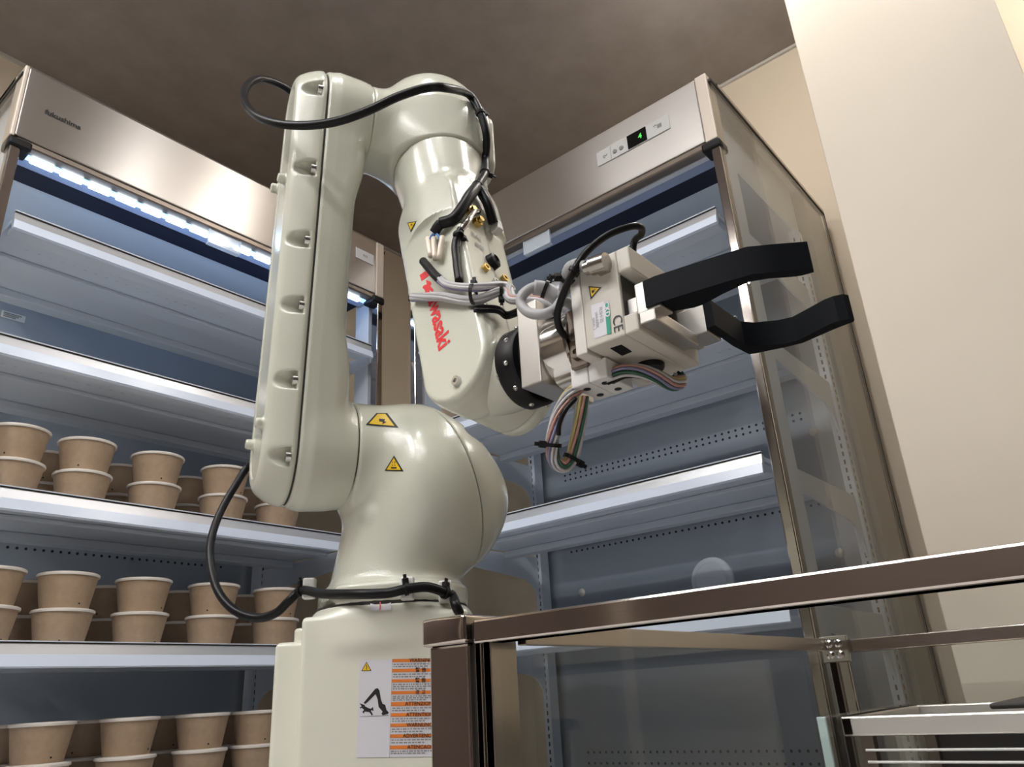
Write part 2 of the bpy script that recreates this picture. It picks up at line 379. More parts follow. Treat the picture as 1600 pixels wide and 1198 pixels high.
# ------------------------------------------------------------------ refrigerated display cases
CW, CDEP = 1.172, .875                       # width, depth
HZ0, HZ1 = 1.325, 1.534                      # header
SHZ = [1.106, .793, .455, .142, -.167, -.47]   # shelf heights (mid of front profile)
VB = .66                                     # inner back
def case(loc, rz, steel, lit, label):
    t = thing('display_case', label, 'display case', loc, rz)
    zo = loc[2]
    def P(name, mb, m, par=None, smooth=None): return mb.build(name, m, par or t, smooth, False)
    z = lambda v: v-zo
    # header of brushed steel with a folded lower lip
    P('header_panel', MB().box((.006, -.002, z(HZ0)), (CW-.036, .016, z(HZ1)), .003), steel)
    P('header_top', MB().box((.006, .016, z(HZ1)-.012), (CW-.006, CDEP-.01, z(HZ1))), M['nylon'])  # unseen top made white to bounce light onto the ceiling
    P('header_lip', MB().box((.012, .0, z(HZ0)-.02), (CW-.036, .03, z(HZ0)), .004), M['darksteel'])
    for u0, u1 in ((-.004, .006), (CW-.036, CW-.002)):
        P('header_end_cap', MB().box((u0, -.004, z(HZ0)-.006), (u1, .05, z(HZ1)+.002), .003), M['satin'])
        P('side_sheen_panel', MB().box((max(u0, .012), .06, z(HZ0)+.012), (max(u0, .012)+.004, VB, z(HZ1)-.012)), M['case_white'])  # added pale panel standing in for the reflection in the side glass
    for u0 in (-.004, CW-.05):
        P('corner_bracket', MB().box((u0, -.006, z(HZ0)-.032), (u0+.052, .05, z(HZ0)-.006), .006), M['black_plastic'])
    # underside: lamp profile, navy air outlet, inner ceiling
    P('lamp_profile', MB().box((.03, .03, z(HZ0)-.012), (CW-.03, .10, z(HZ0)+.01), .004), M['lamp_cover'])
    if lit:
        ls = P('led_tube', MB().box((.05, .034, z(HZ0)-.02), (CW-.04, .054, z(HZ0)-.0125), .003), M['led_gap'])
        n = 15; st = (CW-.12)/n
        for k in range(n):
            P('led_segment', MB().box((.06+k*st, .034, z(HZ0)-.029), (.06+k*st+st*.76, .047, z(HZ0)-.0202), .002), M['led'], ls)
    else:
        P('led_tube', MB().box((.05, .034, z(HZ0)-.02), (CW-.04, .052, z(HZ0)-.0125), .003), M['case_white'])
    P('air_outlet', MB().box((.03, .095, z(HZ0)-.006), (CW-.03, .178, z(HZ0)+.01)), M['outlet'])
    P('inner_ceiling', MB().box((.03, .178, z(HZ0)-.004), (CW-.03, VB+.01, z(HZ0)+.012)), M['case_ceiling'])
    # carcass
    bp = P('back_panel', MB().box((.02, VB, z(FL)+.1), (CW-.02, VB+.03, z(HZ0))), M['case_grey'])
    P('insulated_back', MB().box((.004, VB+.03, z(FL)+.02), (CW-.004, CDEP-.006, z(HZ1)-.012)), M['olive'])
    P('plinth', MB().box((.0, .03, z(FL)), (CW, CDEP-.01, z(FL)+.16), .004), M['darksteel'])
    P('bottom_deck', MB().box((.02, .01, z(FL)+.16), (CW-.02, VB, z(FL)+.2), .004), M['case_white'])
    # punched rows on the back panel
    hb = MB()
    for zr in (.475, .438+.30, .757, -.175, -.207):
        for k in range(40):
            u = .13+k*.0235
            if u > CW-.13: break
            hb.cyl((u, VB-.0006, z(zr)), (u, VB+.002, z(zr)), .0042, n=8)
    tag(P('punched_holes', hb, M['hole'], bp), kind='stuff')
    for (u, zr) in ((CW-.12, .69), (CW-.12, .33), (.30, .93), (.16, .33)):
        P('plug', MB().lathe([(0, .004), (.012, .003), (.014, 0)], (u, VB, z(zr)), 14, (0, -1, 0)), M['alu_white'], bp, 60)
    P('round_cover', MB().lathe([(0, .012), (.052, .012), (.056, .008), (.070, .006), (.072, 0)], (CW*.56, VB, z(.305)), 36, (0, -1, 0)), M['case_white'], bp, 40)
    # ends: steel front post, white inner post, slotted upright, glass
    for sd in (0, 1):
        U = (lambda u: u) if sd == 0 else (lambda u: CW-u)
        def bx(u0, u1, v0, v1, z0, z1, bev=0): return MB().box((min(U(u0), U(u1)), v0, z0), (max(U(u0), U(u1)), v1, z1), bev)
        P('front_post', bx(.002, .026, .0, .032, z(FL)+.16, z(HZ0)-.03, .003), M['mirror'])
        P('inner_post', bx(.010, .024, .048, .118, z(FL)+.2, z(HZ0)), M['case_white'])
        up = P('upright', bx(.018, .046, .585, .63, z(FL)+.2, z(HZ0)), M['case_white'])
        sm = MB()
        zz = z(FL)+.25
        while zz < z(HZ0)-.03:
            sm.box((min(U(.029), U(.034)), .5842, zz), (max(U(.029), U(.034)), .5852, zz+.013))
            sm.box((min(U(.0176), U(.018)), .600, zz), (max(U(.0176), U(.018)), .606, zz+.013))
            zz += .0235
        tag(sm.build('upright_slots', M['hole'], up, None, False), kind='stuff')
        gl = P('side_glass', bx(-.006, .0, .003, CDEP, z(FL)+.16, z(HZ1)-.026), M['glass_case'])
        P('glass_gasket', bx(-.0075, .0015, .003, CDEP, z(HZ1)-.027, z(HZ1)-.018), M['gasket'], gl)
        P('glass_edge', bx(-.0065, .0005, CDEP, CDEP+.006, z(FL)+.16, z(HZ1)-.018), M['gasket'], gl)
        P('top_rail', bx(-.007, .006, .05, CDEP+.004, z(HZ1)-.018, z(HZ1)-.004), M['steel_end'], gl)
    # shelves
    for i, s in enumerate(SHZ):
        if i == 4 and not lit: continue              # the right case has no shelf here
        s = z(s); d1 = .42
        sh = P('shelf', MB().box((.05, .012, s+.006), (CW-.05, d1, s+.018), .002), M['case_white'])
        pr = MB().prism([(.003, -.004), (.012, -.026), (.02, .016), (.008, .019)], lambda p: V(p[2], p[0], s+p[1]), .045, CW-.045)
        P('price_rail', pr, M['profile'], sh)
        P('price_strip', MB().prism([(-.004, -.027), (.004, -.030), (.011, -.012), (.003, -.0035), (.0, -.004)], lambda p: V(p[2], p[0], s+p[1]), .045, CW-.045), M['strip'], sh)
        P('rail_groove', MB().box((.045, .006, s+.019), (CW-.045, .014, s+.0215)), M['gasket'], sh)
        P('price_rail_lip', MB().box((.045, .004, s+.0215), (CW-.045, .014, s+.0238)), M['case_white'], sh)
        for v0, v1, dz in ((.03, .075, .020), (.19, .25, .012), (.375, .42, .022)):
            P('underside_fold', MB().box((.055, v0, s+.006-dz), (CW-.055, v1, s+.0058), .003), M['case_white'], sh)
        pm = MB()
        for k in range(34): pm.cyl((.12+k*.028, .14, s+.0052), (.12+k*.028, .14, s+.0064), .004, n=6)
        tag(P('underside_holes', pm, M['case_ceiling'], sh), kind='stuff')
        for sd in (0, 1):
            u0, u1 = ((.026, .032) if sd == 0 else (CW-.032, CW-.026))
            arc = [(.586-.10+.10*math.sin(k*PI/12), -.165+.10*math.cos(k*PI/12)) for k in range(0, 7)]
            out = [(.03, .008), (.03, -.03)]+[(.22, -.05)]+[(x, y-.005) for x, y in arc]+[(.586, -.20), (.60, -.20), (.60, .008)]
            P('shelf_bracket', MB().prism(out, lambda p: V(p[2], p[0], s+p[1]), u0, u1), M['case_white'], sh)
    # little clear label holder clipped under the header
    u = (on(352, 368, 1, 1.83)[0]-.402) if lit else (1.739-on(838, 370, 0, 1.627)[1])
    ho = MB().box((u-.05, .006, z(HZ0)-.066), (u+.05, .009, z(HZ0)-.012), .0012).box((u-.05, .003, z(HZ0)-.068), (u+.05, .02, z(HZ0)-.063), .001).box((u-.051, .004, z(HZ0)-.066), (u-.047, .010, z(HZ0)-.012)).box((u+.047, .004, z(HZ0)-.066), (u+.051, .010, z(HZ0)-.012))
    P('label_holder', ho, M['clear'])
    return t
M['satin'] = mat('satin_steel', (.62, .55, .48), .55, .6)
M['steel_end'] = brushed('brushed_steel_end', (.60, .54, .47), .3, (0, 0, 1), .5)
caseL = case((.402, 1.823, FL), 0, M['steel_x'], True, 'stainless steel open refrigerated case on the left, lit blue white and stocked with kraft cups')
caseR = case((1.62, 1.739, FL), -PI/2, M['steel_y'], False, 'stainless steel open refrigerated case on the right with empty shelves, unlit')

# text helper: flat mesh lettering
def text_mesh(txt, size, off=0.0, extr=0.0):
    cu = bpy.data.curves.new('lettering', 'FONT'); cu.body = txt; cu.size = size; cu.offset = off; cu.align_x = 'CENTER'; cu.align_y = 'CENTER'; cu.extrude = extr; cu.resolution_u = 3
    ob = bpy.data.objects.new('lettering', cu); COL.objects.link(ob)
    dg = bpy.context.evaluated_depsgraph_get(); me = bpy.data.meshes.new_from_object(ob.evaluated_get(dg))
    v = [V(*p.co) for p in me.vertices]; f = [tuple(p.vertices) for p in me.polygons]
    bpy.data.objects.remove(ob); bpy.data.curves.remove(cu); bpy.data.meshes.remove(me)
    return v, f
def text_on(name, txt, size, O, ex, ey, m, parent, off=0.0, sx=1.0):
    ex = V(*ex)/np.linalg.norm(ex); ey = V(*ey)/np.linalg.norm(ey)
    v, f = text_mesh(txt, size, off)
    return mesh_obj(name, [V(*O)+ex*p[0]*sx+ey*p[1] for p in v], f, m, parent)

# maker's letters on the left header, control panels
yl = 1.823-.002-.0016
O = on(99, 187, 1, yl)
text_on('maker_lettering', 'fukushima', .0185, O, (1, 0, 0), (0, 0, 1), M['ink'], caseL, .0006, 1.15)
def panel_left():
    p0 = on(556, 385, 1, yl); p1 = on(584, 420, 1, yl)
    pl = MB().box((p0[0], yl-.002, p1[2]+.012), (p1[0]-.002, yl+.001, p0[2]-.002), .001).build('control_label', M['panel_white'], caseL)
    text_on('panel_glyph', 'R22', .012, ((p0[0]+p1[0])/2, yl-.0024, (p0[2]+p1[2])/2+.005), (1, 0, 0), (0, 0, 1), M['ink'], pl)
panel_left()
def back_sticker():
    yb = 1.823+VB-.001; a = on(3, 484, 1, yb); b_ = on(38, 505, 1, yb)
    st = MB().box((a[0], yb-.001, b_[2]), (b_[0], yb+.0015, a[2])).build('rating_label', M['panel_white'], caseL)
    lines = MB()
    for k in range(3):
        zz = a[2]+(b_[2]-a[2])*(.25+.25*k); lines.box((a[0]+.006, yb-.0016, zz-.002), (b_[0]-.01-.008*k, yb-.0008, zz+.002))
    lines.build('label_print', M['grey_print'], st)
back_sticker()
xr = 1.62-.002-.0016
def panel_right():
    a0 = on(932, 240, 0, xr); a1 = on(1045, 183, 0, xr); b0 = on(933, 264, 0, xr)
    z0, z1 = b0[2]+.004, a0[2]
    ya, yb = a0[1], a1[1]
    L = ya-yb
    pl = MB().box((xr-.002, yb, z0), (xr+.001, ya, z1), .0012).build('control_panel', M['panel_white'], caseR)
    zc = (z0+z1)/2
    MB().box((xr-.0035, ya-L*.70, z0+.002), (xr-.0015, ya-L*.44, z1-.001), .0008).build('display', M['display'], pl)
    text_on('display_digit', '4', .024, (xr-.0038, ya-L*.615, zc), (0, -1, 0), (0, 0, 1), M['digit'], pl, .0006)
    for q in (.26, .35):
        MB().lathe([(0, .003), (.006, .003), (.0075, 0)], (xr-.002, ya-L*q, zc-.004), 16, (-1, 0, 0)).build('button', M['grey_print'], pl, 50)
    text_on('panel_glyph', '≈', .028, (xr-.0024, ya-L*.12, zc-.003), (0, -1, 0), (0, 0, 1), M['grey_print'], pl, .0008)
    text_on('panel_glyph', '*≡', .026, (xr-.0024, ya-L*.85, zc), (0, -1, 0), (0, 0, 1), M['grey_print'], pl, .001)
    MB().box((xr-.0025, ya-L*.205, z0+.003), (xr-.0018, ya-L*.2, z1-.003)).build('panel_divider', M['grey_print'], pl)
panel_right()

# ------------------------------------------------------------------ kraft cups in the left case
CUPH = .079
def cup_proto():
    t = thing('soup_cup', 'x', 'cup', group='kraft soup cups in the left case')
    MB().lathe([(0, .004), (.047, .004), (.0475, 0), (.049, 0), (.0615, .072), (.0605, .072), (.058, .07)], n=30).build('cup_body', M['kraft'], t, 50, False)
    MB().lathe([(.0595, .0705), (.064, .0705), (.0652, .073), (.0645, .0765), (.0615, .078), (.056, .0765), (.054, .0785), (0, .0785)], n=30).build('cup_lid', M['lid'], t, 50, False)
    MB().cyl((0, -.0515, .010), (0, -.0497, .010), .0021, n=8).build('dot_mark', M['ink'], t, None, False)
    return t
def dup(o):
    c = o.copy(); COL.objects.link(c)
    for ch in o.children:
        d = ch.copy(); COL.objects.link(d); d.parent = c
    return c
ORD = ['first', 'second', 'third', 'fourth', 'fifth', 'sixth']
proto = cup_proto(); used = False
YF, YBk = 1.823+.095, 1.823+.255
rows = {
    2: ([18, 130, 244, 352, 437], [75, 192, 297, 393]),
    3: ([-25, 98, 219, 331, 430], [36, 166, 283, 378]),
    4: ([64, 200, 314, 400], [4, 135, 252, 352]),
}
SN = {2: 'upper cup shelf', 3: 'middle cup shelf', 4: 'lowest cup shelf in view'}
for si, (fr_, bk_) in rows.items():
    zt = SHZ[si]+.018
    for rn, pxs, yy in (('front', fr_, YF), ('rear', bk_, YBk)):
        for ci, px in enumerate(pxs):
            xx = on(px, {2: 740, 3: 960, 4: 1150}[si]+(-20 if rn == 'rear' else 0), 1, yy)[0]
            for lv in (0, 1):
                c = proto if not used else dup(proto); used = True
                c.location = (xx, yy, zt+lv*CUPH+.0006); c.rotation_euler = (0, 0, random.uniform(-.9, .9))
                c['label'] = '%s kraft cup of the %s stack from left, %s row, %s' % ('top' if lv else 'bottom', ORD[ci], rn, SN[si])

# ------------------------------------------------------------------ robot
A_ = V(-.9139, .4059, 0); B_ = V(-.4059, -.9139, 0); Z_ = V(0, 0, 1)
P0 = cpt(450, 720, 1.13)
FA = (P0, np.stack([A_, B_, Z_]))
def fa(s, b, z): return P0+s*A_+b*B_+z*Z_
C2 = (0, .015); C3 = (.10, .555)
J1 = fa(-.16, 0, 0)
robot = thing('industrial_robot', 'cream six axis industrial robot arm standing between the two cases', 'robot arm', (J1[0], J1[1], P0[2]-.62))
# -- base column, square to the camera's diagonal
E1 = V(.645, -.764, 0); N1 = V(-.764, -.645, 0)
FB = (V(J1[0], J1[1], P0[2]), np.stack([E1, N1, Z_]))
def fb(e, n, z): return FB[0]+e*E1+n*N1+z*Z_
ZB = -.226
def f_base(e, n, z):
    f = sd_box(e, n, z, (-.106, -.11, -.62), (.115, .10, ZB), .007)
    col = sd_cyl(np.sqrt((e-.0)**2+n**2), z, .106, -.262, ZB+.012, .006)
    f = smin(f, col, .03)
    f = smin(f, sd_box(e, n, z, (-.148, -.10, -.62), (-.10, .07, ZB-.028), .007), .006)
    f = np.minimum(f, sd_cyl(np.sqrt((e+.120)**2+(n-.03)**2), z, .012, ZB-.06, ZB-.008, .004))
    return f
cast_part('base_column', f_base, (-.19, -.13, -.63), (.13, .13, ZB+.03), FB, M['paint_base_lit'], robot, .0035)
MB().box((-.19, -.14, -.64), (.15, .13, -.62), .003, fr=lambda p: fb(*p)).build('base_plate', M['darksteel'], robot)
for zz in (-.298, -.395):
    q = fb(-.1725, .04, zz); MB().lathe([(0, .006), (.006, .004), (.007, 0)], fb(-.148, .045, zz), 14, -E1).build('cover_screw', M['screw'], robot, 60)
# -- turret
def f_turret_all(s, b, z):
    zz = z-.015
    rj = np.sqrt((s+.16)**2+b**2)
    fl = sd_cyl(rj, z, .110, ZB+.014, ZB+.040, .006)
    rn = .100-.10*np.clip((z-ZB)/.5, 0, 1)
    neck = np.maximum(rj-rn, np.maximum(ZB+.02-z, z-.03))
    sh = sd_cyl(np.sqrt(b**2+zz**2), -s, .0815, .0855, .205, .004)
    q = np.sqrt(((s+.205)/1.0)**2+(b/1.0)**2+((zz+.055)/1.0)**2)-.138
    q = smax(q, s+.125, .05)
    f = smin(smin(q, sh, .03), neck, .04)
    f = smax(f, -s*.734+zz*.679-.203, .015)
    f = smin(f, fl, .018)
    lug = np.sqrt((s+.118)**2+(b-.045)**2+(z+.088)**2)-.017
    f = smin(f, lug, .01)
    pk = np.sqrt((s+.262)**2+((b-.098)*1.0)**2+((z-.035)*1.6)**2)-.024
    f = smax(f, -pk, .006)
    return f
def tp(s, b, z): return -.95*s+.31*(z-.015)-.212
TG = .0006
turret = cast_part('turret_housing', lambda s, b, z: smax(f_turret_all(s, b, z), tp(s, b, z)+TG, .003), (-.36, -.17, ZB), (-.07, .17, .13), FA, M['paint'], robot)
cast_part('turret_cover', lambda s, b, z: smax(f_turret_all(s, b, z), TG-tp(s, b, z), .003), (-.37, -.17, ZB), (-.16, .17, .13), FA, M['paint'], robot)
cast_part('turret_seam', lambda s, b, z: np.maximum(f_turret_all(s, b, z)+.004, np.abs(tp(s, b, z))-.006), (-.36, -.17, ZB), (-.15, .17, .13), FA, M['seam'], robot, .004, False)
cast_part('shoulder_seal', lambda s, b, z: sd_cyl(np.sqrt(b**2+(z-.015)**2), -s, .0775, .070, .10, .002), (-.11, -.1, -.09), (-.06, .1, .11), FA, M['seam'], robot, .003, False)
MB().lathe([(.1075, ZB+.008), (.1085, ZB+.015)], FB[0], 40).build('base_seal', M['seam'], robot)
# -- upper arm: body and cover
DL2 = V(C3[0]-C2[0], C3[1]-C2[1]); LL = np.linalg.norm(DL2); DL2 /= LL; NL2 = V(DL2[1], -DL2[0])
def outline(b, z, sh=0.0): return sd_capsule2(b, z, C2, C3, .084-sh, .073-sh)
def f_arm(s, b, z):
    u = (b-C2[0])*DL2[0]+(z-C2[1])*DL2[1]
    mid = np.clip((u-.11)/.08, 0, 1)*np.clip((LL-.09-u)/.08, 0, 1); mid = mid*mid*(3-2*mid)
    d = outline(b, z, 0)+.12*np.maximum(-s-.02, 0)
    inner = -.070+.012*mid
    f = sd_extr(d, s, -.2, -TG, .004)
    f = smax(f, inner-s, .028)
    f = smin(f, sd_cyl(np.sqrt((b-C2[0])**2+(z-C2[1])**2), -s, .0815, 0.02, .084, .004), .02)
    f = smin(f, sd_cyl(np.sqrt((b-C3[0])**2+(z-C3[1])**2), -s, .0705, 0.02, .073, .004), .02)
    return f
cast_part('arm_body', f_arm, (-.145, -.1, -.085), (.01, .19, .65), FA, M['paint'], robot)
SCR = [(.565, 0), (.43, 0), (.315, 0), (.215, 0), (.105, 0), (-.002, 0)]
def edge_pt(z, inset):
    u = (z-C2[1])/DL2[1]; r = .084+(.073-.084)*u/LL
    c = V(*C2)+DL2*u; return c+NL2*(r-inset)
def f_cover(s, b, z):
    d = outline(b, z, 0)+.10*s+4.2*np.maximum(s, 0)**2*1.9
    f = sd_extr(d, s, TG, .047, .009)
    # recessed panel on the outer face
    f = smax(f, -np.maximum(outline(b, z, .040), .0455-s), .003)
    for z0, _ in SCR:
        for sg in (1, -1):
            p = edge_pt(z0, .0085)
            if sg < 0: continue
            rr = np.sqrt((b-p[0])**2+(z-p[1])**2)-np.maximum(.0135-.12*np.maximum(s-.01, 0), .006)
            f = smax(f, -np.maximum(rr, .010-s), .004)
    for (bb, zz) in ((.055, .035), (-.03, .03), (.10, .42), (.03, .45)):
        f = smin(f, sd_cyl(np.sqrt((b-bb)**2+(z-zz)**2), s, .0078, .02, .058, .003), .006)
    return f
cover = cast_part('arm_cover', f_cover, (-.005, -.1, -.085), (.07, .19, .65), FA, M['paint'], robot, .0027)
cast_part('arm_seam', lambda s, b, z: sd_extr(outline(b, z, .0045), s, -.006, .006, .002), (-.01, -.1, -.085), (.01, .19, .65), FA, M['seam'], robot, .003, False)
for z0, _ in SCR:
    p = edge_pt(z0, .0085); q = fa(.0095, p[0], p[1])
    MB().lathe([(.0, .003), (.003, .003), (.0032, .007), (.0068, .007), (.0072, .0), (0, 0)], q, 16, A_).build('arm_screw', M['screw'], robot, 50)
# -- elbow and forearm
SE = -.20
E0 = fa(SE, C3[0], C3[1]); W0 = cpt(757, 590, 1.010)
fd = W0-E0; LF = np.linalg.norm(fd); fd /= LF
e1 = V(-1, 0, 0); e1 = e1-fd*(e1@fd); e1 /= np.linalg.norm(e1); e2 = np.cross(fd, e1); e2 = -e2 if e2[1] > 0 else e2
fb2, fz2 = fd@B_, fd[2]; ln = math.hypot(fb2, fz2); fb2, fz2 = fb2/ln, fz2/ln
QS = .085
def f_elbow_all(s, b, z):
    bb, zz = b-C3[0], z-C3[1]
    q = bb*fb2+zz*fz2; p = bb*fz2-zz*fb2
    r1 = np.sqrt(bb**2+zz**2)
    f = sd_cyl(r1, -s, .0705, .0745, .27, .004)
    rr = np.sqrt((s-SE)**2+p**2)
    cap = np.where(q < -.045, np.sqrt(rr**2+(q+.045)**2), rr)-(.101-.24*np.clip(q, 0, .1))
    f = smin(f, cap, .035)
    f = smin(f, sd_cyl(np.sqrt((bb-.02*fb2)**2+(zz-.02*fz2)**2), -s, .080, .20, .276, .012), .03)
    f = smin(f, np.sqrt((s+.150)**2+(q-.055)**2+(p+.02)**2)-.036, .03)
    f = smax(f, (-(s+.2)*.62+zz*.78)-.132, .02)
    f = smax(f, q-QS+TG, .003)
    return f
cast_part('elbow_housing', lambda s, b, z: smax(f_elbow_all(s, b, z), -.268+TG-s, .003), (-.31, -.08, .38), (-.06, .26, .78), FA, M['paint'], robot)
cast_part('elbow_cover', lambda s, b, z: smax(sd_extr(sd_box(b-C3[0], z-C3[1], 0*s, (-.062, -.075, -1), (.062, .06, 1), .03), -s, .268+TG, .290, .006), -1e3+0*s, .003), (-.33, -.08, .38), (-.27, .26, .75), FA, M['paint'], robot)
FF = (E0, np.stack([e1, e2, fd]))
def ff(x, y, q): return E0+x*e1+y*e2+q*fd
cast_part('elbow_seam', lambda x, y, q: sd_cyl(np.sqrt(x*x+y*y), q, .074, QS-.012, QS+.012, .002), (-.1, -.1, .05), (.1, .1, .12), FF, M['seam'], robot, .003, False)
WR = .0575
def f_fore(x, y, q):
    r = np.sqrt(x*x+y*y)
    neck = np.maximum(r-(.078-.10*np.clip((q-QS), 0, .11)), np.maximum(QS-q, q-.26))
    w = np.clip((q-.15)/.3, 0, 1)
    # box section, label side at +x
    hy = .060-.006*w
    bx = sd_box(x, y/1.0, q, (-.052, -1, .185), (.0495, 1, LF), .016)
    dy = np.abs(y)-hy
    bx = smax(bx, dy, .016)
    lab = sd_extr(sd_capsule2(y, q, (0, .225), (0, LF), .062, WR), x, .0, .0585, .007)
    f = smin(neck, bx, .03)
    f = smin(f, lab, .008)
    wr = sd_cyl(np.sqrt(y*y+(q-LF)**2), -x, WR, -.048, .060, .007)
    f = smin(f, wr, .008)
    f = smax(f, QS+TG-q, .002)
    # pocket scoops for screws along the label plate
    for q0, sg in ((.30, 1), (.47, 1)):
        rr = np.sqrt((y-sg*(.056))**2+(q-q0)**2)-.011
        f = smax(f, -np.maximum(rr, .040-x), .004)
    return f
cast_part('forearm_housing', lambda x, y, q: smax(f_fore(x, y, q), -.058+TG-x, .002), (-.1, -.1, QS-.01), (.075, .1, LF+.08), FF, M['paint'], robot, .0027)
cast_part('wrist_cover', lambda x, y, q: sd_cyl(np.sqrt(y*y+(q-LF)**2), -x, WR-.001, .058+TG, .082, .010), (-.1, -.08, LF-.08), (-.05, .08, LF+.08), FF, M['paint'], robot, .0027)
# wrist outlet towards the tool
TD = V(0, -1, 0)
W1 = W0+V(0, 0, -.010)
FW = (W1, np.stack([V(1, 0, 0), V(0, 0, 1), TD]))
cast_part('wrist_outlet', lambda x, y, q: smin(sd_cyl(np.sqrt(x*x+y*y), q, .047, .0, .062, .008), sd_box(x, y, q, (-.03, -.03, 0), (.03, .03, .055), .012), .02), (-.07, -.07, -.01), (.07, .07, .08), FW, M['paint'], robot, .003)
fl = MB().lathe([(.036, .060), (.049, .060), (.0515, .064), (.0515, .086), (.049, .089), (.040, .090), (.040, .1), (0, .1)], W1, 40, TD).build('tool_flange', M['black_plastic'], robot, 40)
for k in range(10):
    t = 2*PI*k/10+.2
    c = W1+.0516*(math.cos(t)*V(1, 0, 0)+math.sin(t)*V(0, 0, 1))+TD*.079
    MB().lathe([(0, .003), (.003, .002), (.0034, 0)], c, 10, math.cos(t)*V(1, 0, 0)+math.sin(t)*V(0, 0, 1)).build('flange_screw', M['screw'], fl, 60)

# stand below the robot, under the frame
st = thing('robot_stand', 'steel box pedestal carrying the robot arm, hidden behind the counter', 'stand', (J1[0], J1[1], FL))
zs = P0[2]-.64
MB().box((-.17, -.13, FL-P0[2]+.02), (.13, .11, -.6405), .006, fr=lambda p: fb(*p)).build('pedestal', M['darksteel'], st)
MB().box((-.24, -.2, FL-P0[2]), (.2, .18, FL-P0[2]+.02), .003, fr=lambda p: fb(*p)).build('foot_plate', M['darksteel'], st)

# ------------------------------------------------------------------ gripper at the wrist (tool axis along -Y)
GX, GX1 = .640, .775
GZ0, GZ1 = .344, .446
gz = W1[2]
grip = thing('robot_gripper', 'white and aluminium parallel gripper with black claw fingers, bolted to the robot wrist', 'gripper', (W1[0], .44, gz))
def G(name, mb, m, par=None, smooth=None): return mb.build(name, m, par or grip, smooth)
ap = G('adapter_plate', MB().box((.655, .484, .334), (.762, .5138, .441), .0015), M['alu'])
for (x, z) in ((.69, .425), (.735, .418), (.735, .352)):
    G('plate_screw', MB().lathe([(0, .001), (.004, .001), (.0045, 0)], (x, .484, z), 12, (0, -1, 0)), M['black_plastic'], ap, 50)
G('sensor_ring', MB().lathe([(.0, 0), (.045, 0), (.0468, .002), (.0468, .034), (.044, .037), (0, .037)], (W1[0]-.001, .484, gz-.002), 44, (0, -1, 0)), M['chrome'], None, 40)
br = G('clamp_block', MB().box((.662, .4242, .338), (.752, .447, .412), .002), M['darksteel'])
for z in (.356, .377):
    G('clamp_bolt', MB().lathe([(0, .002), (.0035, .002), (.0035, .0045), (.0075, .0045), (.0082, 0)], (.662, .436, z), 18, (-1, 0, 0)), M['darksteel'], br, 50)
G('mounting_plate', MB().box((.6405, .4092, GZ0-.004), (.775, .424, GZ1+.002), .0015), M['alu_white'])
bd = MB().box((GX, .360, GZ0), (GX1, .409, GZ1), .002)
bd.box((GX, .3435, .418), (GX1, .3602, GZ1), .002); bd.box((GX, .3435, GZ0), (GX1, .3602, .366), .002)
body = G('gripper_body', bd, M['gbody'])
G('jaw_slot_shade', MB().box((GX+.004, .3592, .367), (GX1-.004, .3599, .417)), M['seam'], body)  # dark sheet lining the recess, its shade put into the colour
q0 = on(955, 541, 2, GZ0); 
wq = [on(x, y, 2, GZ0-.0006) for x, y in ((953.5, 544.5), (971, 539), (987.5, 549.5), (972, 556))]
mesh_obj('dark_window', wq+[p+V(0, 0, .0008) for p in wq], [(0, 1, 2, 3), (0, 4, 5, 1), (1, 5, 6, 2), (2, 6, 7, 3), (3, 7, 4, 0)], M['black_plastic'], body)
cb = on(1015, 570.5, 2, GZ0)
G('round_plug', MB().lathe([(0, .004), (.008, .004), (.010, .006), (.0155, .006), (.017, .003), (.017, 0)], cb, 30, (0, 0, -1)), M['black_plastic'], body, 40)
G('end_foot', MB().box((GX1, .352, .350), (GX1+.004, .405, .44), .001), M['gbody'], body)
# jaws and fingers
jn = G('near_jaw', MB().box((.6425, .3165, .362), (.668, .3445, .398), .0015).box((.6425, .324, .350), (.737, .343, .364), .0015).box((.650, .34, .37), (.70, .3592, .388), .001), M['alu'])
jf = G('far_jaw', MB().box((.733, .3105, .362), (.770, .3445, .397), .0015).box((.75, .34, .37), (.79, .3592, .41), .001), M['alu'])
FZ0, FZ1 = .3655, .3965
idf = lambda p: V(*p)
near = [(.6405, .3325), (.640, .318), (.6475, .270), (.6555, .224), (.672, .200), (.690, .176), (.6965, .178), (.6945, .189), (.690, .197), (.676, .215), (.668, .232), (.672, .262), (.6785, .286), (.6775, .297), (.6685, .3160), (.6685, .3325)]
G('near_finger', MB().prism(near, idf, FZ0, FZ1), M['finger'], None, 25)
far = [(.7325, .3100), (.770, .3100), (.800, .3105), (.838, .3070), (.850, .268), (.8535, .248), (.8445, .212), (.842, .198), (.8405, .186), (.836, .1835), (.829, .187), (.8255, .197), (.8265, .207), (.836, .232), (.8425, .250), (.838, .266), (.822, .290), (.808, .299), (.770, .300), (.7325, .300)]
G('far_finger', MB().prism(far, idf, FZ0, FZ1), M['finger'], None, 25)
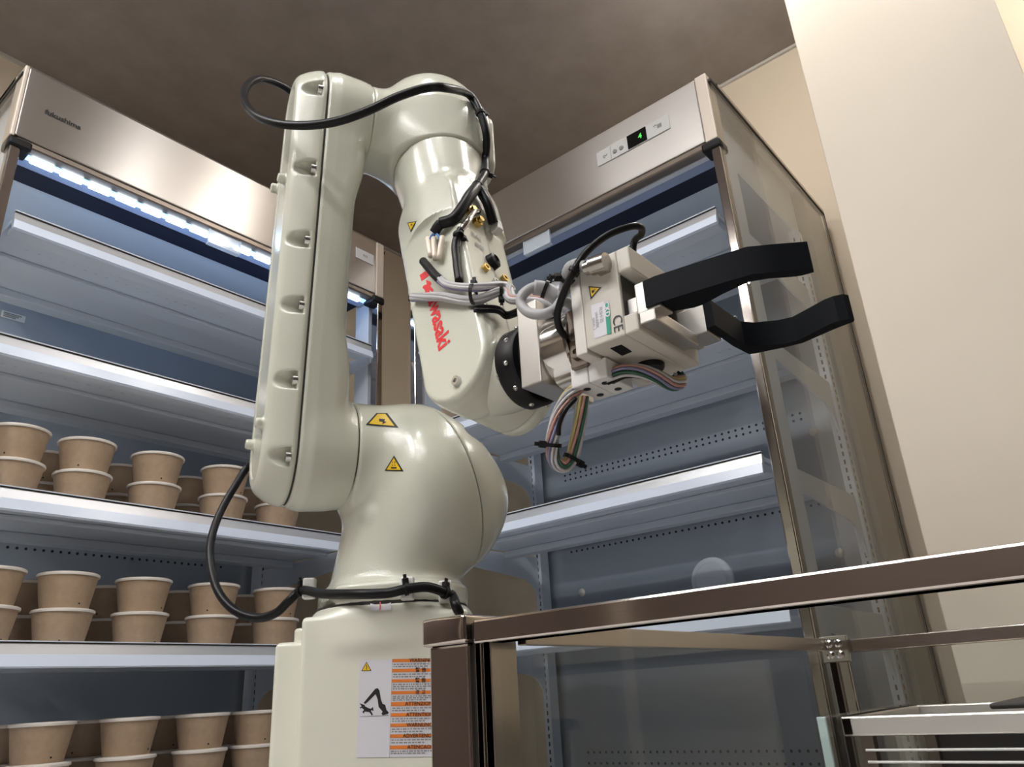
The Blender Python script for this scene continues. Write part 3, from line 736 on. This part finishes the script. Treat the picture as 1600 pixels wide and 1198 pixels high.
# connector, white nylon wire clamps
cn = on(937, 412, 0, GX-.010)
cc = G('round_connector', MB().cyl(cn+V(0, -.009, -.001), cn+V(0, .010, .001), .0105, n=22).cyl(cn+V(0, .010, .001), cn+V(0, .018, .002), .008, n=18).box((cn[0]-.004, cn[1]-.007, cn[2]-.009), (GX+.001, cn[1]+.007, cn[2]+.009), .001), M['darkchrome'], None, 40)
a0 = on(890, 573, 0, .668); a1 = on(917, 566, 0, .668); a2 = on(946, 560, 0, .668); zb = on(891, 608, 0, .668)[2]
for i, (ya, yb) in enumerate(((a0[1], a1[1]+.0004), (a1[1]-.0004, a2[1]))):
    nb = G('wire_clamp', MB().box((.668, yb, zb), (.722, ya, .3425), .0015), M['nylon'])
    for x in (.682, .708):
        G('clamp_hole', MB().cyl((x, (ya+yb)/2, zb-.0007), (x, (ya+yb)/2, zb+.001), .0042, n=12), M['black_plastic'], nb)
# print on the gripper: tag, type lines, CE mark, warning triangle
xl = GX-.0007
def quad_px(name, pts, x, m, par): return mesh_obj(name, [on(px, py, 0, x) for px, py in pts], [tuple(range(len(pts)))], m, par)
lab = quad_px('type_label', [(923, 477), (944, 470.5), (949.5, 522), (929, 529)], xl+.0003, M['sticker'], body)
gt = quad_px('green_tag', [(944.5, 473), (951, 471.5), (955, 520.5), (948.5, 522.5)], xl, M['green'], body)
c1 = on(947.5, 478, 0, xl-.0003)
text_on('tag_lettering', 'CKD', .0085, c1+V(0, 0, -.004), (0, 0, -1), (0, -1, 0), M['sticker'], gt, .0003)
for k, (px, py, t, sz) in enumerate(((939, 492, 'FLSH-25', .0055), (932.5, 500, '25H-EZ0C', .0045), (927.5, 506, 'SERIAL 2', .004))):
    text_on('type_line', t, sz, on(px, py, 0, xl-.0001), (0, 0, -1), (0, -1, 0), M['grey_print'], lab)
text_on('ce_mark', 'CE', .0165, on(964.5, 505, 0, xl), (0, 0, -1), (0, -1, 0), M['ink'], body, .0, 1.0)
tb = quad_px('warning_sticker', [(919.5, 446.8), (939.8, 448.6), (922.8, 468)], xl+.0002, M['ink'], body)
quad_px('warning_yellow', [(921.5, 449), (936, 450), (924.2, 463.8)], xl, M['yellow'], tb)
quad_px('warning_glyph', [(924, 454), (931, 451.5), (928, 454.5), (930, 455), (925, 458.5)], xl-.0002, M['ink'], tb)

# ------------------------------------------------------------------ decals on the castings
def decal_tri(name, pts, m, parent, off, n=6):
    P = [V(*p) for p in pts]; vs = []; idx = {}; fs = []
    for i in range(n+1):
        for j in range(n+1-i):
            q = P[0]*(1-(i+j)/n)+P[1]*(i/n)+P[2]*(j/n)
            idx[i, j] = len(vs); vs.append(surf(q[0], q[1], off))
    for i in range(n):
        for j in range(n-i):
            fs.append((idx[i, j], idx[i+1, j], idx[i, j+1]))
            if j < n-i-1: fs.append((idx[i+1, j], idx[i+1, j+1], idx[i, j+1]))
    return mesh_obj(name, vs, fs, m, parent)
def decal_poly(name, pts, m, parent, off):
    return mesh_obj(name, [surf(x, y, off) for x, y in pts], [tuple(range(len(pts)))], m, parent)
def shrink(pts, k):
    c = np.mean([V(*p) for p in pts], 0); return [tuple(c+(V(*p)-c)*k) for p in pts]
def warn(pts, glyphs, k=.76):
    b = decal_tri('warning_sticker', pts, M['ink'], robot, .0006)
    decal_tri('warning_yellow', shrink(pts, k), M['yellow'], b, .0011)
    for g in glyphs: decal_poly('warning_glyph', g, M['ink'], b, .0016)
b = decal_tri('warning_sticker', [(571, 664), (588, 645.5), (605, 645.5)], M['ink'], robot, .0006)
decal_tri('warning_sticker', [(571, 664), (605, 645.5), (623, 668.5)], M['ink'], robot, .0006)
decal_tri('warning_yellow', [(576, 662.5), (590, 647.3), (602, 647.3)], M['yellow'], b, .0011)
decal_tri('warning_yellow', [(576, 662.5), (602, 647.3), (616.5, 666)], M['yellow'], b, .0011)
decal_poly('warning_glyph', [(592, 655), (602, 656), (600, 659), (604, 660), (597, 664), (598, 660), (592, 659)], M['ink'], b, .0016)
warn([(616, 711.5), (601, 735.5), (631, 736.5)], [[(613.5, 721), (615, 721), (613.8, 725), (615.2, 728), (613.7, 728)], [(617.5, 721), (619, 721), (617.8, 725), (619.2, 728), (617.7, 728)], [(612, 730), (621, 730), (621, 732), (612, 732)]])
warn([(637, 348), (651.5, 345.5), (642.5, 363)], [[(643, 351), (646, 350), (643.5, 354)]], .72)

# maker's red print on the forearm plate
PLO = ff(.0591, 0, 0)
def onp(px, py, O, n):
    d = ray(px, py); return d*((O@n)/(d@n))
c3 = lambda x, y: (560+x/4.609, 300+y/4.609)
def plate_poly(name, pts, m, par):
    return mesh_obj(name, [onp(*c3(*p), PLO, e1) for p in pts], [tuple(range(len(pts)))], m, par)
lg = plate_poly('maker_initial', [(440, 597), (498, 557), (512, 600), (454, 640)], M['red'], robot)
plate_poly('initial_arm', [(486, 632), (520, 645), (527, 662), (516, 676), (540, 700), (535, 722), (508, 698), (513, 728), (484, 740), (478, 705), (461, 688), (470, 672), (492, 664)], M['red'], lg)
ta, tb_ = onp(*c3(535, 745), PLO, e1), onp(*c3(617, 1115), PLO, e1)
dirt = tb_-ta; LT = np.linalg.norm(dirt)
v, f = text_mesh('awasaki', 1.0, .028)
xs = [p[0] for p in v]; wv = max(xs)-min(xs); k = LT/wv
exv = dirt/LT; eyv = np.cross(e1, exv); eyv = -eyv if eyv@e2 < 0 else eyv
mid_ = (ta+tb_)/2
mesh_obj('maker_lettering', [mid_+exv*(p[0]-(max(xs)+min(xs))/2)*k+eyv*p[1]*k*1.0 for p in v], f, M['red'], robot)
# casting screws on the forearm and the port face
for (px, py) in ((715, 596), (612, 352), (621, 458), (651, 561)):
    h_ = hit(px, py)
    if h_: MB().lathe([(0, .002), (.003, .002), (.003, .005), (.0065, .005), (.007, -.002)], h_[0], 14, h_[1]).build('forearm_screw', M['screw'], robot, 50)
for (px, py, m, r) in ((757, 420, 'brass', .006), (786, 437, 'brass', .006), (771, 441, 'screw', .004), (797, 452, 'screw', .005), (783, 587, 'screw', .006)):
    h_ = hit(px, py)
    if h_: MB().lathe([(0, .004), (r*.55, .004), (r*.55, .006), (r, .006), (r, -.002)], h_[0], 14, h_[1]).build('port_fitting', M[m], robot, 50)
h_ = hit(768, 410)
pg = MB().lathe([(0, .007), (.006, .007), (.0075, .010), (.0115, .008), (.0125, -.002)], h_[0], 20, h_[1]).build('round_port_plug', M['black_rubber'], robot, 50)
for (px, py, t) in ((743, 370, 'RAI'), (749, 386, 'RSI')):
    h_ = hit(px, py); n = h_[1]; ex = e1*-1.0; ex = ex-n*(ex@n); ey = np.cross(n, ex)
    text_on('port_lettering', t, .013, h_[0]+n*.0012, ex, ey, M['grey_print'], robot, .0002)

# big multilingual label on the base
c8 = lambda x, y: (400+x/3.768, 880+y/3.768)
LN = 1.0; LO = fb(0, .1006, 0)
def lp(x, y, off=0): return onp(*c8(x, y), LO+N1*off, N1)
def lab_poly(name, pts, m, par, off): return mesh_obj(name, [lp(x, y, off) for x, y in pts], [tuple(range(len(pts)))], m, par)
O0 = lp(612, 568); O1 = lp(1085, 560); O2 = lp(590, 1143)
sk = lab_poly('warning_label', [(612, 568), (1085, 560), (1075, 1136), (590, 1143)], M['sticker'], robot, .0)
def lu(u, v): return V(612+(590-612)*v, 568+(1143-568)*v)+u*V(473+12*v, -8+1*v)      # label coordinates
def lq(name, u0, u1, v0, v1, m, off): return lab_poly(name, [tuple(lu(u0, v0)), tuple(lu(u1, v0)), tuple(lu(u1, v1)), tuple(lu(u0, v1))], m, sk, off)
def lb(u0, u1, v0, v1): return [tuple(lu(u0, v0)), tuple(lu(u1, v0)), tuple(lu(u1, v1)), tuple(lu(u0, v1))]
us = .405
vb = [(-.003, .03), (.098, .132), (.205, .236), (.325, .358), (.437, .478), (.55, .587), (.657, .692), (.768, .803), (.882, .92)]
ti = ['WARNING', '警 告', '警 告', '경 고', 'ATTENZIONE', 'ATTENTION', 'WARNUNG', 'ADVERTENCIA', 'ATENCAO']
lx = lp(1000, 700)-lp(700, 702); lx /= np.linalg.norm(lx); ly = np.cross(N1, lx)
for (v0, v1), t in zip(vb, ti):
    ob = lq('orange_bar', us, 1.0, v0, v1, M['orange'], .0004)
    c = lp(*lu(.76, (v0+v1)/2), .0008)
    text_on('bar_lettering', t, .0062, c, lx, ly, M['ink'], ob, .0001)
vs, fs = [], []
for i, (v0, v1) in enumerate(vb):
    ve = vb[i+1][0] if i < 8 else .985
    nl = 3 if i in (2, 3) else 2
    for l in range(nl):
        vv = v1+.012+(ve-v1-.022)*(l+.15)/nl
        u = us+.015
        while u < (.99 if l < nl-1 else .8):
            w = random.uniform(.012, .05)
            q = [lp(*p, .0004) for p in lb(u, min(u+w, .99), vv, vv+.0125)]
            fs.append(tuple(range(len(vs), len(vs)+4))); vs += q; u += w+.012
mesh_obj('small_print', vs, fs, M['grey_print'], sk)['kind'] = 'stuff'
lq('label_divider', us-.004, us, 0, 1, M['grey_print'], .0004)
tr = lab_poly('pictogram_triangle', [(650, 578), (680, 632), (620, 634)], M['ink'], sk, .0004)
lab_poly('triangle_yellow', [(650, 585), (674, 629), (626, 631)], M['yellow'], tr, .0008)
lab_poly('triangle_mark', [(648, 598), (652, 598), (651.5, 627), (647.5, 627)], M['ink'], tr, .0012)
lab_poly('pictogram_robot', [(702, 738), (716, 734), (727, 748), (735, 800), (745, 826), (760, 832), (768, 862), (782, 878), (776, 886), (745, 894), (738, 884), (745, 872), (722, 845), (716, 800), (704, 770), (655, 818), (640, 828), (634, 820), (650, 800)], M['ink'], sk, .0004)
lab_poly('pictogram_person', [(610, 822), (640, 834), (640, 840), (662, 852), (676, 856), (688, 844), (692, 866), (684, 868), (684, 862), (676, 868), (688, 888), (682, 897), (668, 876), (640, 872), (634, 884), (626, 874), (636, 862), (622, 850), (614, 856), (612, 846), (622, 842)], M['ink'], sk, .0004)
lab_poly('pictogram_ground', [(612, 901), (781, 894), (781, 896), (612, 903)], M['ink'], sk, .0004)
# small red-marked sticker on the collar
p4 = [(579, 943), (611, 941), (611, 953), (579, 955)]
zs_ = decal_poly('zero_mark_sticker', p4, M['sticker'], robot, .0015)
decal_poly('zero_mark', [(593.5, 942.4), (595, 942.3), (595, 953), (593.5, 953.2)], M['red'], zs_, .0022)

# ------------------------------------------------------------------ cables
def cable(name, pts, r, m, label, cat='cable', n=12, group=None):
    o = MB().tube(pts, r, n).build(name, m, None, 179)
    return tag(o, label, cat, group)
def tie(c, ax, r, par, head=None):
    """cable tie: band, head and cut tail"""
    ax = V(*ax)/np.linalg.norm(ax); c = V(*c)
    b = MB().lathe([(r, -.0022), (r+.0015, -.0022), (r+.0015, .0022), (r, .0022), (r, -.0022)], c, 18, ax)
    h = V(*head) if head is not None else V(0, 0, 1)
    h = h-ax*(h@ax); h /= np.linalg.norm(h); w = np.cross(ax, h)
    fr = lambda p: c+h*(r+p[2])+ax*p[0]+w*p[1]
    b.box((-.004, -.004, -.001), (.004, .004, .007), .001, fr=fr); b.box((-.0022, -.001, .006), (.0022, .001, .012), fr=fr)
    return b.build('cable_tie', M['black_plastic'], par)
BK = [fa(-.03, -.105, .02), fa(-.03, -.085, .14), fa(-.03, -.050, .30), fa(-.03, -.012, .46)]
A = [(478, 176, 1.47), (462, 150, 1.46), (437, 132, 1.42), (405, 123, 1.36), (385, 135, 1.30), (382, 158, 1.24), (400, 180, 1.18), (435, 193, 1.14), (478, 196, 1.115), (525, 190, 1.105), (575, 173, 1.11), (622, 151, 1.12), (668, 137, 1.13), (700, 138, 1.15)]
ptsA = BK+[cpt(*p) for p in A]
ptsA += [surf(728, 156, .010), surf(745, 183, .010), surf(754, 215, .010), surf(757, 245, .010, 1.25), surf(750, 275, .010, 1.24), surf(740, 298, .010)]
upper = cable('upper_cable', ptsA, .0066, M['black_rubber'], 'black cable looping behind and across the top of the robot arm to the elbow')
tie(ptsA[19], ptsA[20]-ptsA[18], .0068, upper, V(1, -.2, .6)); tie(ptsA[-1], ptsA[-1]-ptsA[-2], .0075, upper, V(1, 0, .3)); tie(ptsA[-2], ptsA[-1]-ptsA[-2], .0068, upper, V(.8, -.4, 0))
ps = [ptsA[-1], surf(727, 315, .011), surf(711, 336, .011), surf(697, 354, .010)]
MB().tube(ps, .0085, 12).build('sleeve', M['black_rubber'], upper, 179)
ps2 = [ps[-1], surf(691, 361, .010), surf(686, 368, .009)]
MB().tube(ps2, .0075, 10).build('sleeve_end', M['black_plastic'], upper, 179)
ps3 = [ptsA[-1], surf(748, 312, .010), surf(756, 328, .010), surf(764, 350, .010)]
MB().tube(ps3, .0075, 12).build('second_sleeve', M['black_rubber'], upper, 179)
h_ = surf(770, 357, .008)
MB().box((-.008, -.006, -.011), (.008, .006, .011), .002, fr=lambda p: h_+e2*p[0]+e1*p[1]+fd*p[2]).build('plug_housing', M['nylon'], upper)
for i, (x0, y0, x1, y1, x2, y2) in enumerate(((686, 368, 680, 374, 676, 382), (686, 368, 684, 374, 683, 381), (687, 368, 692, 373, 697, 380))):
    MB().tube([surf(x0, y0, .009), surf(x1, y1, .008), surf(x2, y2, .007)], .002, 6, 3).build('blue_wire', M['blue'], upper, 179)
    xs_ = [(675, 376, 679, 404), (684, 376, 686, 408), (698, 374, 692, 408)][i]
    MB().tube([surf(xs_[0], xs_[1], .008), surf((xs_[0]+xs_[2])/2, (xs_[1]+xs_[3])/2, .008), surf(xs_[2], xs_[3], .007)], .0042, 8, 3).build('crimp_sleeve', M['clear_tube'], upper, 179)
# signal harness wrapped in pale tape
har = tag(MB().tube([surf(666, 411, .006), surf(676, 422, .008), surf(688, 435, .010), surf(696, 442, .010)], .0062, 10).build('signal_harness', M['black_rubber'], None, 179), 'pale taped wire harness crossing the red lettering on the forearm to the gripper', 'cable')
def strands(nm, path, cols, R, r, par, twist=5.0):
    P = spline(path, 5)
    for k, c in enumerate(cols):
        out = []
        for i, p in enumerate(P):
            t = P[min(i+1, len(P)-1)]-P[max(i-1, 0)]; t /= np.linalg.norm(t)
            u = np.cross(t, [0.3, 0.2, 1]); u /= np.linalg.norm(u); w = np.cross(t, u)
            a = 2*PI*k/len(cols)+twist*i/len(P)
            out.append(p+R*(math.cos(a)*u+math.sin(a)*w))
        MB().tube(out, r, 6, 1).build(nm, M[c], par, 179)
end = cpt(842, 468, .945)
hp = [surf(650, 467.5, .006), surf(668, 468, .008), surf(700, 469, .010), surf(735, 470, .012), surf(765, 470, .022, 1.03), cpt(800, 468, .985), end, V(.700, .475, .4285)]
strands('wire', hp, ['white_wire', 'white_wire', 'purple', 'white_wire', 'red_wire', 'white_wire', 'grey_cable'], .0038, .0028, har, 3)
hp2 = [surf(696, 442, .010), surf(712, 452, .012), surf(740, 459, .014), surf(770, 463, .024, 1.03), cpt(802, 466, .985), end+V(0, 0, .004), V(.694, .470, .430)]
strands('wire', hp2, ['white_wire', 'purple', 'white_wire', 'grey_cable', 'white_wire'], .0034, .0027, har, 3)
tie((hp[3]+hp2[2])/2, hp[4]-hp[2], .0125, har, V(0, 0, 1)); tie(hp[4], hp[5]-hp[3], .0085, har, V(0, 0, -1))
for dy in (0, 5):
    MB().tube([surf(744, 484+dy, .006), surf(768, 488+dy, .010), cpt(792, 490+dy, 1.0), cpt(815, 482+dy, .975), cpt(838, 471+dy, .955), V(.690, .478, .425)], .0034, 8).build('black_pair_wire', M['black_rubber'], har, 179)
# air hose with chrome elbow
hose = tag(MB().tube([surf(738, 338, .012), surf(733, 346, .016), surf(724, 358, .014), surf(720, 372, .010)], .0045, 10).build('air_hose', M['chrome'], None, 179), 'short black air hose with bright chrome elbow running down the forearm face', 'hose')
MB().tube([surf(721, 366, .010), surf(719, 385, .009), surf(721, 415, .009), surf(726, 446, .010)], .0056, 10).build('hose_body', M['black_rubber'], hose, 179)
tie(surf(720, 375, .010), fd, .0062, hose, -e1)
for (px, py) in ((732, 333), (743, 350)):
    h_ = hit(px, py)
    MB().lathe([(0, .014), (.005, .014), (.005, .009), (.008, .008), (.008, -.002)], h_[0], 6, h_[1]).build('brass_fitting', M['brass'], hose)
# lower cable along the base
Bc = [fa(-.03, -.105, .02), cpt(398, 722, 1.37), cpt(365, 763, 1.34), cpt(338, 815, 1.29), cpt(328, 862, 1.24), cpt(337, 915, 1.19), cpt(362, 950, 1.155), cpt(398, 965, 1.135), cpt(430, 958, 1.125), cpt(452, 938, 1.125), cpt(472, 922, 1.125), surf(520, 926, .014), surf(565, 930, .014), surf(605, 929, .014), surf(632, 923, .016), surf(660, 920, .016), surf(684, 928, .016), surf(701, 943, .012), surf(716, 958, .012), cpt(735, 985, 1.15), cpt(748, 1030, 1.17), cpt(775, 1110, 1.18), cpt(800, 1180, 1.18), cpt(815, 1260, 1.18)]
lower = cable('lower_cable', Bc, .0066, M['black_rubber'], 'black cable drooping left of the robot, then strapped around its base collar')
for i, hd in ((10, V(-.3, -.3, 1)), (14, V(0, 0, 1)), (16, V(.2, 0, 1))):
    c = Bc[i]; t = tie(c, Bc[i+1]-Bc[i-1], .0072, lower, hd)
    back = (V(*c)+V(.012, .010, 0)) if i != 10 else c+.016*E1*1.0
    mnt = MB().box((-.009, -.007, -.013), (.009, .008, .017), .0025, fr=lambda p: c-N1*.012*(1 if i != 10 else .2)+E1*(.010 if i == 10 else 0)+E1*p[0]+N1*p[1]+Z_*p[2])
    mnt.build('cable_mount', M['nylon'], lower)
# gripper cables
gxp = GX-.012
gcab = [cn+V(0, .014, .001), on(905, 414, 0, gxp), on(893, 419, 0, gxp+.002), on(887, 433, 0, gxp+.01), on(884, 452, 0, gxp+.02), on(872, 463, 0, gxp+.03), on(852, 452, 0, gxp+.02), on(834, 449, 0, gxp+.01), on(818, 459, 0, gxp), on(814, 474, 0, gxp-.002), on(826, 488, 0, gxp-.002), on(848, 491, 0, gxp), on(866, 484, 0, gxp+.01), on(882, 470, 0, gxp+.03), V(.690, .440, .4145)]
gc = cable('grey_cable', gcab, .0062, M['grey_cable'], 'grey cable curling in a ring behind the gripper to its round connector')
MB().tube([gcab[1], gcab[2], gcab[3], gcab[4]], .0085, 10).build('cable_boot', M['grey_cable'], gc, 179)
MB().tube([gcab[5], gcab[6], gcab[7]], .0092, 10).build('wrapped_sleeve', M['grey_cable'], gc, 179)
tie(gcab[6], gcab[7]-gcab[5], .0095, gc, V(0, 0, 1)); tie(gcab[3], gcab[4]-gcab[2], .009, gc, V(-1, 0, .2))
gh = [V(.70, .375, GZ1-.002), on(990, 381, 0, .70), on(1002, 366, 0, .695), on(1001, 355, 0, .685), on(985, 354, 0, .67), on(950, 367, 0, .65), on(918, 392, 0, .632), on(897, 422, 0, .622), on(880, 460, 0, .625), on(871, 490, 0, .634), on(874, 512, 0, .645), on(885, 528, 0, .66)]
gb = cable('black_air_tube', gh, .0042, M['black_rubber'], 'thin glossy black tube arching over the gripper to its clamp block', 'hose')
tie(gh[7], gh[8]-gh[6], .0048, gb, V(1, .4, .2))
# hanging wire loop and colour harness under the gripper
wl = thing('wire_loop', 'loop of multicoloured wires hanging below the gripper clamps', 'wires', (.70, .43, .25))
dpt = .865
lp_ = [cpt(905, 604, .875), cpt(888, 620, .87), cpt(872, 650, .865), cpt(863, 690, .862), cpt(866, 718, .862), cpt(880, 728, .866), cpt(893, 716, .87), cpt(900, 690, .872), cpt(907, 650, .872), cpt(910, 618, .872)]
strands('wire', lp_, ['white_wire', 'purple', 'red_wire', 'white_wire', 'grey_cable', 'yellow_wire', 'red_wire', 'green_wire', 'white_wire'], .0062, .0019, wl, 4)
MB().tube([cpt(900, 622, .858), cpt(884, 640, .853), cpt(874, 662, .852), cpt(873, 680, .853)], .0026, 8).build('black_wire', M['black_rubber'], wl, 179)
tie(lp_[3]+V(0, 0, -.004), lp_[4]-lp_[2], .0088, wl, V(-.6, .4, .2)); tie(lp_[6], lp_[7]-lp_[5], .0088, wl, V(.8, -.5, 0))
ch = [V(.695, .405, .335), cpt(952, 590, .855), cpt(975, 580, .85), cpt(1000, 580, .85), cpt(1025, 588, .852), cpt(1048, 599, .858), cpt(1062, 597, .864), cpt(1060, 588, .872)]
cw = thing('colour_harness', 'short bundle of coloured wires under the gripper body', 'wires', (.72, .37, .33))
strands('wire', ch, ['green_wire', 'white_wire', 'black_rubber', 'green_wire', 'grey_cable', 'red_wire', 'yellow_wire', 'white_wire', 'red_wire', 'purple'], .0066, .0019, cw, 3)

# ------------------------------------------------------------------ glass counter in front
ct = thing('glass_counter', 'polished steel framed glass counter in the foreground', 'counter', (.7, .1, FL))
def K(name, mb, m, par=None, smooth=None): return mb.build(name, m, par or ct, smooth)
YC0, YC1 = .543, -1.2
K('corner_block', MB().box((.632, .5955, .0585), (.705, .662, .0885), .004, 3), M['mirror'], None, 40)
K('front_post', MB().box((.640, .5985, FL), (.70, .658, .0585), .003), M['mirror'])
K('post_gasket', MB().box((.648, .590, FL), (.695, .5985, .080)), M['gasket'])
K('glass_channel', MB().box((.642, .5815, FL), (.69, .590, .0595), .001), M['steel_end'])
K('channel_gasket', MB().box((.652, .5785, FL), (.69, .5815, .058)), M['gasket'])
K('inner_channel', MB().box((.642, .5675, FL), (.685, .5785, .0585), .001), M['steel_end'])
K('front_rail', MB().box((.638, YC1, .0565), (.668, .5885, .0812), .0025, 2), M['mirror_y'])
K('end_rail', MB().box((.672, YC0, .0525), (1.60, YC0+.012, .0745), .001), M['steel_end'])
K('back_rail', MB().box((1.60, YC1, .046), (1.618, .508, .070), .002), M['mirror_y'])
bpst = K('back_post', MB().box((1.598, .508, FL), (1.612, YC0, .074), .003), M['mirror'])
K('back_post_fin', MB().box((1.59, .528, FL), (1.598, .542, .05), .001), M['steel_end'], bpst)
bkt = K('corner_bracket', MB().box((1.588, .500, .030), (1.598, .552, .0785), .002), M['chrome'])
for (y, z) in ((.536, .064), (.536, .044), (.518, .064), (.518, .044)):
    K('bracket_screw', MB().lathe([(0, .003), (.004, .003), (.0045, .0055), (.0075, .004), (.008, 0)], (1.588, y, z), 14, (-1, 0, 0)), M['chrome'], bkt, 50)
K('front_glass', MB().box((.650, YC1, FL+.4), (.656, .572, .0565)), M['glass_counter'])
K('end_glass', MB().box((.690, YC0+.003, FL+.4), (1.60, YC0+.009, .0525)), M['glass_counter'])
K('back_glass', MB().box((1.606, YC1, FL+.4), (1.612, .508, .046)), M['glass_counter'])
K('counter_base', MB().box((.645, YC1, FL), (1.615, YC0, FL+.4), .004), M['darksteel'])
# warming rack standing inside the counter
rk = thing('pan_rack', 'stainless rack with thin wire shelves inside the glass counter, right edge', 'rack', (.95, .05, FL+.4))
def R_(name, mb, m, par=None): return mb.build(name, m, par or rk)
RY0, RY1, RX0, RX1 = -.5, .292, .855, 1.12
for (lo, hi) in (((RX0, RY0, -.053), (RX0+.012, RY1, -.0345)), ((RX1-.012, RY0, -.053), (RX1, RY1, -.0345)), ((RX0, RY1-.012, -.053), (RX1, RY1, -.0345)), ((RX0, RY0, -.053), (RX1, RY0+.012, -.0345))):
    R_('rack_rim', MB().box(lo, hi, .002), M['steel_y'])
for (x, y) in ((RX0+.012, RY1-.02), (RX1-.02, RY1-.02), (RX0+.012, RY0+.02), (RX1-.02, RY0+.02)):
    R_('rack_leg', MB().box((x-.006, y-.006, FL+.4), (x+.006, y+.006, -.053)), M['darksteel'])
for z in (-.0655, -.076, -.087, -.10):
    R_('shelf_wire', MB().cyl((RX0+.003, RY0, z), (RX0+.003, RY1-.018, z), .0012, n=8), M['nylon'])
R_('rack_floor', MB().box((RX0+.02, RY0, -.13), (RX1, RY1-.02, -.125)), M['gasket'])
R_('rack_back', MB().box((RX1-.014, RY0, -.13), (RX1-.012, RY1-.02, -.054)), M['gasket'])
R_('side_pane', MB().box((RX0-.03, RY1+.004, FL+.4), (RX1, RY1+.011, -.0325), .002), M['glass_counter'])
R_('pane_edge', MB().box((RX0-.032, RY1+.003, FL+.4), (RX0-.028, RY1+.012, -.033), .001), M['glass_edge'])
lid = thing('dark_lid', 'dark flat lid lying on the steel rack, at the right edge of the photo', 'lid', (1.0, .02, -.034))
MB().box((.90, -.12, -.0343), (1.08, .165, -.029), .002).build('lid_plate', M['gasket'], lid)
MB().box((.955, .0, -.029), (1.0, .05, -.022), .002).build('lid_grip', M['black_plastic'], lid)
